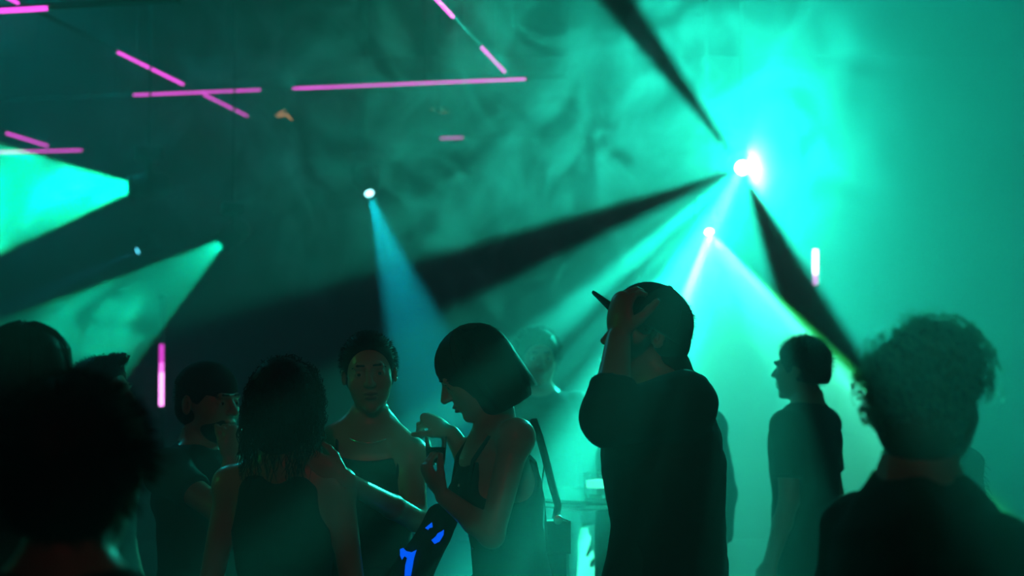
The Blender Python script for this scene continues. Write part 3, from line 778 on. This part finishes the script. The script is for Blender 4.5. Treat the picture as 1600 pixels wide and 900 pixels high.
# woman with a bob looking down
bw = person('woman with a chin-length bob looking down, in profile', (742, 584), 3.9, -74, True, turn=(-8, 30, 0), lean=(0, .16), h=.0055, fine=True, skin=SKIN2,
            arms={'l': dict(shoulder=(806, 684, 3.74), elbow=(768, 836, 3.66), wrist=(694, 776, 3.76), hand=((-.55, .1, .8), (.5, .3, .45), (.5, .7, .5), dict(thumb_side=-1))),
                  'r': dict(elbow=(742, 738, 4.10), wrist=(706, 678, 4.08), hand=((-.75, 0, .45), (-.2, .3, -.6), GRIP, dict(thumb_side=1)))},
            top='tank', cami=True, topm=CLOTH, lips=True)
HM = bw['HM']; q = Solid()
q.ell((0, .016, .040), (.090, .110, .096), 0, HM); q.ell((0, .030, -.03), (.092, .094, .085), .06, HM); q.ell((0, .042, -.095), (.097, .076, .075), .05, HM)
q.ell((0, -.165, -.085), (.3, .128, .118), .008, HM, mode='s'); q.ell((0, -.03, -.238), (.3, .4, .115), .004, HM, mode='s')
q.folds(.0012, 60, 2); base = q.mesh('bob_hair', HAIRB, bw['root'], .0045)
g = np.random.default_rng(3); n = 1100; th = g.uniform(-1.9, 1.9, n); Q = np.zeros((n, 10, 3)); e = g.uniform(-.005, .005, n)
for j, t in enumerate(np.linspace(0, 1, 10)):
    f = min(.12 + t * 2.4, 1.5); drop = max(0, t - .57) / .43
    Q[:, j, 0] = np.sin(th) * .0925 * math.sin(f) * (1 + .05 * drop); Q[:, j, 1] = .016 + np.cos(th) * .112 * math.sin(f) * (1 - .02 * drop) + .014 * drop
    Q[:, j, 2] = .040 + .0975 * math.cos(f) - drop * (.158 + e)
Q += g.normal(size=(n, 1, 3)) * .001
strands('strand_layer', tohm(Q, HM), np.array([.0014] * 9 + [.0005]), STRAND, base, 1)['kind'] = 'stuff'
n = 420; th = g.uniform(-1.0, 1.0, n); Q = np.zeros((n, 8, 3)); fe = 1.62 + g.uniform(-.05, .05, n)          # fringe
for j, t in enumerate(np.linspace(0, 1, 8)):
    f = .15 + (fe - .15) * t
    Q[:, j, 0] = np.sin(th) * .0925 * np.sin(f); Q[:, j, 1] = .016 - np.cos(th) * .1125 * np.sin(f); Q[:, j, 2] = .040 + .098 * np.cos(f)
strands('fringe', tohm(Q, HM), np.array([.0016] * 7 + [.0006]), HAIRB, base)['kind'] = 'stuff'
P = bw['P']
for gsn in (1, -1):
    st = [P(gsn * .085, -.115, 1.28), P(gsn * .09, -.085, 1.37), P(gsn * .09, -.03, 1.435), P(gsn * .088, .03, 1.44), P(gsn * .075, .085, 1.36), P(gsn * .05, .105, 1.25), P(gsn * .02, .105, 1.12)]
    so = MB().tube(st, .016, 8, flat=(0, -.4, 1)).build('strap', CLOTH, bw['root'], True)
    for i in (0, 1):
        c = P(gsn * (.088 - i * .004), .045 + i * .022, 1.437 - i * .02); MB().lathe([(.004, 0), (.0065, .002), (.0065, .005), (.003, .007)], 10, Matrix.Translation(c)).build('rivet', METAL, so, True)
for i in range(6):
    c = P(.05, -.125 + .002 * i, 1.30 - .035 * i); q = Solid(); q.ell(c, (.006, .005, .006), 0); q.mesh('bead', METAL, bw['root'], .002)

# woman with cropped hair facing us
sw = person('woman with cropped dark hair and thin straps, facing the camera and hugging', (577, 583), 4.15, 4, True, turn=(2, 4, -4), h=.0055, fine=True, skin=SKIN2,
            arms={'l': dict(shoulder=(642, 712, 4.12), elbow=(650, 812, 4.0), wrist=(538, 750, 3.68), hand=((-1, -.02, .55), (-.1, 1, .1), (.12, .2, .15), dict(thumb_side=-1)))},
            top='tank', cami=True, topm=CLOTH, lips=True)
hair_crop(sw, HAIR, 1500, .013, (0, .5, .1), low=-.05, grow=.008, front=.086)
P = sw['P']
for gsn in (1, -1):
    st = [P(gsn * .085, -.118, 1.29), P(gsn * .092, -.085, 1.38), P(gsn * .095, -.02, 1.432), P(gsn * .09, .05, 1.41), P(gsn * .075, .098, 1.30)]
    MB().tube(st, .005, 6).build('strap', CLOTH, sw['root'], True)
pts = [P(.068 * math.cos(a), -.012 + .085 * math.sin(a), 1.432 + .028 * math.sin(a)) for a in np.linspace(0, 2 * math.pi, 25)]
MB().tube(pts, .0016, 5).build('necklace', METAL, sw['root'], True)
# fluorescent blue lettering on her hip
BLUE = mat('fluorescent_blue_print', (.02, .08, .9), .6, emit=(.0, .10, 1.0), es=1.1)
def glyph(pr, outline, name, px, Y, k):
    """flat printed stroke: outline in photo pixels about px"""
    n = len(outline); V = []
    for d in (0, .004):
        V += [pr['loc']((px[0] + x, px[1] + y, Y + d + k * x)) for x, y in outline]
    F = [tuple(range(n - 1, -1, -1)), tuple(range(n, 2 * n))] + [(i, (i + 1) % n, n + (i + 1) % n, n + i) for i in range(n)]
    MB().add(V, F).build(name, BLUE, pr['root'])
q = Solid(); a = sw['loc']((640, 905, 3.93)); bb = sw['loc']((690, 812, 3.90))
q.cone(sw['P'](.13, -.10, 1.04), a, .05, .055, .02); q.cone(a, bb, .055, .045, .02); q.folds(.003, 40, 8); q.mesh('tied_jacket', CLOTH, sw['root'], .007)
YG = 3.86
glyph(sw, [(-12, -18), (-7, -20), (-2, -15), (6, -13), (14, -17), (10, -4), (8, 8), (5, 24), (-5, 24), (-4, 8), (-1, -4), (-5, -7), (-9, -1), (-12, -8)], 'printed_letter', (637, 876), YG, 0)
glyph(sw, [(-4, -22), (4, -14), (7, -4), (6, 6), (0, 16), (-8, 20), (-13, 14), (-6, 8), (-1, 0), (0, -10)], 'printed_letter', (687, 830), YG, 0)
glyph(sw, [(-8, 2), (3, -7), (4, 1), (-1, 2), (-3, 5)], 'printed_letter', (672, 823), YG, 0)

# person with bushy dark hair, back to us
bp = person('person with bushy dark hair in a sleeveless top, back to us', (449, 634), 3.75, 172, True, turn=(-6, 6, 0), h=.007, top='tank', topm=CLOTH, face=False)
HM = bp['HM']; q = Solid(); g = np.random.default_rng(11)
q.ell((0, .02, .035), (.083, .102, .096), 0, HM); q.ell((0, .045, -.05), (.080, .072, .095), .04, HM)
for i in range(90):
    v = g.normal(size=3); v /= np.linalg.norm(v); v[1] = abs(v[1]) * (1 if g.random() < .85 else -1)
    if v[1] < -.2 and v[2] < .3: continue
    q.ell(tuple(v * np.array((.074, .095, .108)) + np.array((0, .025, .0))), (.02,) * 3, .02, HM)
base = q.mesh('bushy_hair', HAIR, bp['root'], .006)
n = 700; R = scalp(n, -.02, True, g); p, v = R[:, :3], R[:, 3:]; t = np.linspace(0, 1, 12)
Q = p[:, None] + v[:, None] * (.014 + .014 * np.sin(t * 2))[None, :, None] + np.array((0, .02, -.17))[None, None] * (t ** 1.4)[None, :, None] * g.uniform(.5, 1.25, n)[:, None, None]
Q += .007 * np.sin(t[None, :, None] * 18 + g.uniform(0, 6, (n, 1, 3))) + g.normal(size=(n, 1, 3)) * .004
strands('strand_layer', tohm(Q, HM), np.array([.0013] * 11 + [.0004]), HAIR, base)['kind'] = 'stuff'
c = bp['loc']((491, 662, 3.80)); MB().lathe([(.001, -.016), (.006, -.008), (.007, -.001), (.001, .016)], 10, Matrix.Translation(c)).build('earring', METAL, bp['root'], True)

# bearded man with a backwards cap and a hand at his chin
bm = person('bearded man in a close dark cap and black tee, hand at his chin', (326, 630), 4.5, 62, turn=(-4, 2, 0), h=.0055, fine=True,
            arms={'r': dict(elbow=(345, 800, 4.22), wrist=(362, 722, 4.26), hand=((.06, .1, 1), (-.6, .55, .1), (.7, .9, .6), dict(thumb_side=1, thumb=(.3, .2))))})
hair_crop(bm, HAIR, 600, .012, low=-.07, grow=.006)
q = Solid(); HM = bm['HM']; q.ell((0, .014, .040), (.086, .106, .092), 0, HM); q.ell((0, .04, -.01), (.082, .085, .06), .03, HM); q.ell((0, -.05, -.085), (.3, .35, .13), .004, HM @ Matrix.Rotation(.3, 4, 'X'), mode='s')
q.folds(.0012, 50, 6); q.mesh('beanie', CLOTH, bm['root'], .005)
q = Solid(); HM = bm['HM']
q.ell((0, -.038, -.062), (.060, .060, .058), .01, HM); q.ell((0, -.076, -.1), (.026, .022, .02), .02, HM)
q.ell((0, -.10, -.012), (.045, .05, .036), .01, HM, mode='s'); q.ell((0, -.115, -.058), (.02, .03, .01), .006, HM, mode='s'); q.ell((0, .06, -.05), (.2, .07, .2), .01, HM, mode='s')
q.ell((0, -.03, .01), (.3, .3, .035), .01, HM, mode='s'); q.mesh('beard', HAIR, bm['root'], .0045)

# dark head close to us at lower left
nd = person('large dark out-of-focus head nearest to us at lower left', (118, 752), 2.0, 176, turn=(0, 4, 0), h=.009, face=False, topm=CLOTH)
hair_crop(nd, HAIR, 1600, .024, (0, .1, .1), low=-.10, grow=.024, front=.05, rad=.0016)
# long hair at the left edge
lh = person('person with long straight dark hair at the left edge', (46, 606), 3.0, 165, True, turn=(0, 0, 0), h=.009, face=False, top='hoodie', sleeve=1.9)
HM = lh['HM']; q = Solid()
q.ell((0, .016, .042), (.086, .108, .094), 0, HM); q.ell((-.04, .03, .07), (.045, .06, .055), .02, HM); q.ell((.04, .03, .07), (.045, .06, .055), .02, HM)
q.ell((0, .04, -.06), (.088, .085, .11), .05, HM); q.ell((0, .06, -.17), (.09, .06, .1), .05, HM); q.folds(.0025, 45, 9)
base = q.mesh('long_hair', HAIR, lh['root'], .006)
g = np.random.default_rng(5); n = 600; th = g.uniform(-2.0, 2.0, n); t = np.linspace(0, 1, 10); Q = np.zeros((n, 10, 3))
for j, tt in enumerate(t):
    f = min(.15 + tt * 2.2, 1.5); dr = max(0, tt - .5) / .5
    Q[:, j, 0] = np.sin(th) * .091 * math.sin(f); Q[:, j, 1] = .018 + np.cos(th) * .112 * math.sin(f); Q[:, j, 2] = .042 + .098 * math.cos(f) - dr * .26
Q += g.normal(size=(n, 1, 3)) * .003
strands('strand_layer', tohm(Q, HM), np.array([.0014] * 9 + [.0005]), HAIR, base)['kind'] = 'stuff'
# man with a quiff behind
qm = person('man with swept-up quiff behind the nearest dark head', (160, 617), 5.0, 78, h=.008, turn=(0, -4, 0))
base = hair_crop(qm, HAIR, 900, .02, (0, .3, .4), low=-.04, grow=.012)
g = np.random.default_rng(9); n = 260; x = g.uniform(-.06, .06, n); t = np.linspace(0, 1, 7); Q = np.zeros((n, 7, 3)); y0 = g.uniform(-.07, .03, n)
for j, tt in enumerate(t):
    Q[:, j, 0] = x; Q[:, j, 1] = y0 - .022 * math.sin(tt * 2.2) + .01 * tt; Q[:, j, 2] = .10 + (.028 + .012 * np.sin(x * 90) - .25 * (y0 + .02)) * math.sin(tt * 2.2) * .8
Q += g.normal(size=(n, 1, 3)) * .003
strands('quiff', tohm(Q, qm['HM']), np.array([.0022] * 6 + [.0006]), HAIR, base)['kind'] = 'stuff'
# hazy man behind the bob
hz = person('man half lost in green haze behind the bob-haired woman', (840, 562), 6.2, 8, h=.007, topm=CLOTHG, sleeve=1.9, top='shirt', loose=.018, build=1.0)
hair_crop(hz, HAIR, 900, .03, (0, .2, .5), low=-.03, grow=.016)
# person hidden behind the man in the cap
hb = person('person mostly hidden behind the man in the cap, shoulder edge lit', (1042, 590), 6.0, 185, h=.008, topm=CLOTHG, sleeve=1.9, top='shirt', face=False, loose=.018)
hair_crop(hb, HAIR, 600, .02, low=-.05, grow=.012)
# man at right in the beam
rm = person('man with short tousled hair standing in the slanting beam at right', (1251, 578), 5.6, -125, h=.007, topm=CLOTH, top='tee', sleeve=.7, build=.94)
hair_crop(rm, HAIRB, 1200, .022, (0, .2, .35), low=-.04, grow=.012)
# person behind the curly head
fz = person('person in a fuzzy-edged top behind the curly-haired head', (1455, 636), 5.0, 178, True, h=.008, build=.8, face=False, topm=CLOTHG, top='hoodie', sleeve=1.9, loose=.022)
hair_crop(fz, HAIR, 600, .02, low=-.05, grow=.012)
g = np.random.default_rng(21); n = 420; Q = np.zeros((n, 3, 3)); c = fz['SH'][1]; e = fz['A'][1][0]
for sgn, cnt in ((1, slice(0, 210)), (-1, slice(210, 420))):
    c = fz['SH'][sgn]; e = fz['A'][sgn][0]; tt = g.uniform(0, 1, 210)[:, None]; v = g.normal(size=(210, 3)); v /= np.linalg.norm(v, axis=1, keepdims=True)
    p0 = np.array(c) * (1 - tt) + np.array(e) * tt + v * .06; Q[cnt, 0] = p0; Q[cnt, 1] = p0 + v * .012 + np.array((0, 0, -.006)); Q[cnt, 2] = p0 + v * .022 + np.array((0, 0, -.018))
strands('fuzz', Q, np.array((.0012, .001, .0004)), CLOTHG, fz['root'])['kind'] = 'stuff'
# curly head close to us at right
ch = person('curly-haired person close to us at right, seen from behind', (1455, 626), 2.5, 112, turn=(28, 4, 0), h=.008, face=True, topm=CLOTH, build=1.0, loose=.02, hs=.96, drop=.045)
HM = ch['HM']; q = Solid(); g = np.random.default_rng(17)
q.ell((0, .02, .040), (.084, .104, .085), 0, HM); q.ell((0, .045, -.045), (.078, .072, .075), .03, HM)
for i in range(170):
    v = g.normal(size=3); v /= np.linalg.norm(v)
    if v[2] < -.85 or (v[1] < -.4 and v[2] < .4) or (v[1] < .1 and v[2] < -.35): continue
    q.ell(tuple(v * np.array((.085, .105, .088)) + np.array((0, .02, .042))), (g.uniform(.010, .018),) * 3, .006, HM)
base = q.mesh('curly_hair', CURL, ch['root'], .006)
n = 760; t = np.linspace(0, 1, 16); Q = np.zeros((n, 16, 3)); k = 0
while k < n:
    v = g.normal(size=3); v /= np.linalg.norm(v)
    if v[2] < -.8 or (v[1] < -.4 and v[2] < .4) or (v[1] < .1 and v[2] < -.3): continue
    p = v * np.array((.086, .106, .088)) + np.array((0, .02, .042)); a = np.cross(v, g.normal(size=3)); a /= np.linalg.norm(a); bq = np.cross(v, a)
    r = g.uniform(.008, .015); ph = g.uniform(0, 6); tn = g.uniform(1.2, 2.4); ln = g.uniform(.010, .044)
    Q[k] = p + v[None] * (ln * np.sin(t * 2))[:, None] + a[None] * (r * np.cos(ph + t * tn * 6.28))[:, None] + bq[None] * (r * np.sin(ph + t * tn * 6.28))[:, None] + np.array((0, 0, -.014))[None] * (t * t)[:, None]; k += 1
strands('curl_layer', tohm(Q, HM), np.array([.0016] * 15 + [.0006]), CURLS, base, 1)['kind'] = 'stuff'

# ------------------------------------------------------------------ things in the crowd
GLASS = mat('clear_glass', (.9, .97, .95), .05, trans=1.0)
c = at(681, 726, 3.80); t = empty('drinking_glass', c); tag(t, 'clear tumbler held in front of the bob-haired woman', 'glass')
MB().lathe([(.024, 0), (.030, .075), (.0275, .075), (.022, .008), (.004, .007)], 24).build('tumbler', GLASS, t, True)
MB().lathe([(.0215, .009), (.0255, .045), (.003, .0455)], 24).build('drink', mat('pale_drink', (.3, .5, .45), .05, trans=.9), t, True)
# shoulder bag
c = at(856, 880, 4.0); t = empty('shoulder_bag', c); tag(t, 'dark shoulder bag with a glinting buckle hanging behind the bob-haired woman', 'bag')
zt = at(856, 813, 4.0).z - c.z
M = Matrix.Rotation(.25, 4, 'Z')
MB().box((-.06, -.035, -.12), (.055, .035, zt), M, .012).build('bag_body', LEATHER, t)
MB().box((-.062, -.039, zt - .09), (.057, -.033, zt + .002), M, .002).build('bag_flap', LEATHER, t)
MB().tube([M @ Vector((-.055, -.03, zt + .002)), M @ Vector((-.015, -.032, zt + .002))], .0028, 6).build('metal_bar', METAL, t, True)
w2l = lambda p: at(*p) - c
sm = MB().tube([w2l((868, 811, 3.98)), w2l((872, 790, 3.97)), w2l((862, 755, 3.95)), w2l((852, 715, 3.93)), w2l((842, 680, 3.9)), w2l((833, 655, 3.88))], .011, 8, flat=(.3, 1, 0)).build('bag_strap', LEATHER, t, True)
MB().tube([w2l((834, 806, 4.02)), w2l((845, 765, 4.02)), w2l((851, 725, 4.0)), w2l((846, 690, 3.97))], .003, 6).build('thin_strap', LEATHER, t, True)
MB().lathe([(.004, -.006), (.013, -.004), (.013, .004), (.004, .006)], 12, Matrix.Translation(w2l((872, 812, 3.95))) @ Matrix.Rotation(math.pi / 2, 4, 'X')).build('buckle', METAL, t, True)
MB().tube([w2l((878, 811, 3.96)), w2l((888, 815, 3.96))], .004, 6).build('clasp', METAL, t, True)
# tall round table with a glowing glass and an ice bucket
Yt = 5.2; c = at(944, 772, Yt); t = empty('bar_table', (c.x, c.y, 0)); tag(t, 'tall round bar table beyond the man in the cap', 'table')
z = c.z
MB().lathe([(.27, z - .035), (.28, z - .03), (.28, z - .008), (.272, z)], 40).build('table_top', mat('table_gloss', (.02, .025, .02), .15), t, True)
MB().lathe([(.2805, z - .026), (.285, z - .024), (.285, z - .014), (.2805, z - .012)], 40).build('metal_rim', METAL, t, True)
MB().lathe([(.035, .03), (.035, z - .035)], 16).build('stem', BLACKM, t, True)
MB().lathe([(.24, 0), (.24, .012), (.05, .03)], 32).build('foot', BLACKM, t, True)
g0 = at(937, 772, Yt - .12); g0.z = z + .001; t = empty('candle_glass', g0); tag(t, 'squat glass with a glowing green disc on the bar table', 'candle holder')
MB().lathe([(.05, 0), (.056, .012), (.056, .085), (.052, .085), (.051, .014), (.01, .012)], 28).build('glass_cup', GLASS, t, True)
MB().lathe([(.045, .035), (.048, .04), (.048, .06), (.02, .064)], 28).build('glowing_wax', mat('glow_wax', (.1, .4, .3), .5, emit=(.1, 1, .7), es=1.2), t, True)
for a in range(8):
    v = Vector((.056 * math.cos(a * .785), .056 * math.sin(a * .785), .083)); MB().lathe([(.003, -.004), (.006, 0), (.003, .004)], 8, Matrix.Translation(v)).build('rim_stud', METAL, t, True)
g0 = at(952, 742, Yt + .08); g0.z = z + .001; t = empty('ice_bucket', g0); tag(t, 'dark rounded ice bucket standing behind the glowing glass', 'ice bucket')
hb_ = at(952, 700, Yt + .08).z - z
MB().lathe([(.04, 0), (.05, .01), (.055, hb_ * .7), (.05, hb_ * .9), (.044, hb_), (.04, hb_ - .005), (.045, hb_ * .85), (.01, .02)], 28).build('bucket', LEATHER, t, True)
for a in range(7):
    v = Vector((.03 * math.cos(a * .9), .03 * math.sin(a * .9), hb_ + .002 * (a % 3))); MB().box((-.011, -.011, -.011), (.011, .011, .011), Matrix.Translation(v) @ Euler((a, a * 2, a * .7)).to_matrix().to_4x4(), .003).build('ice_cube', GLASS, t)
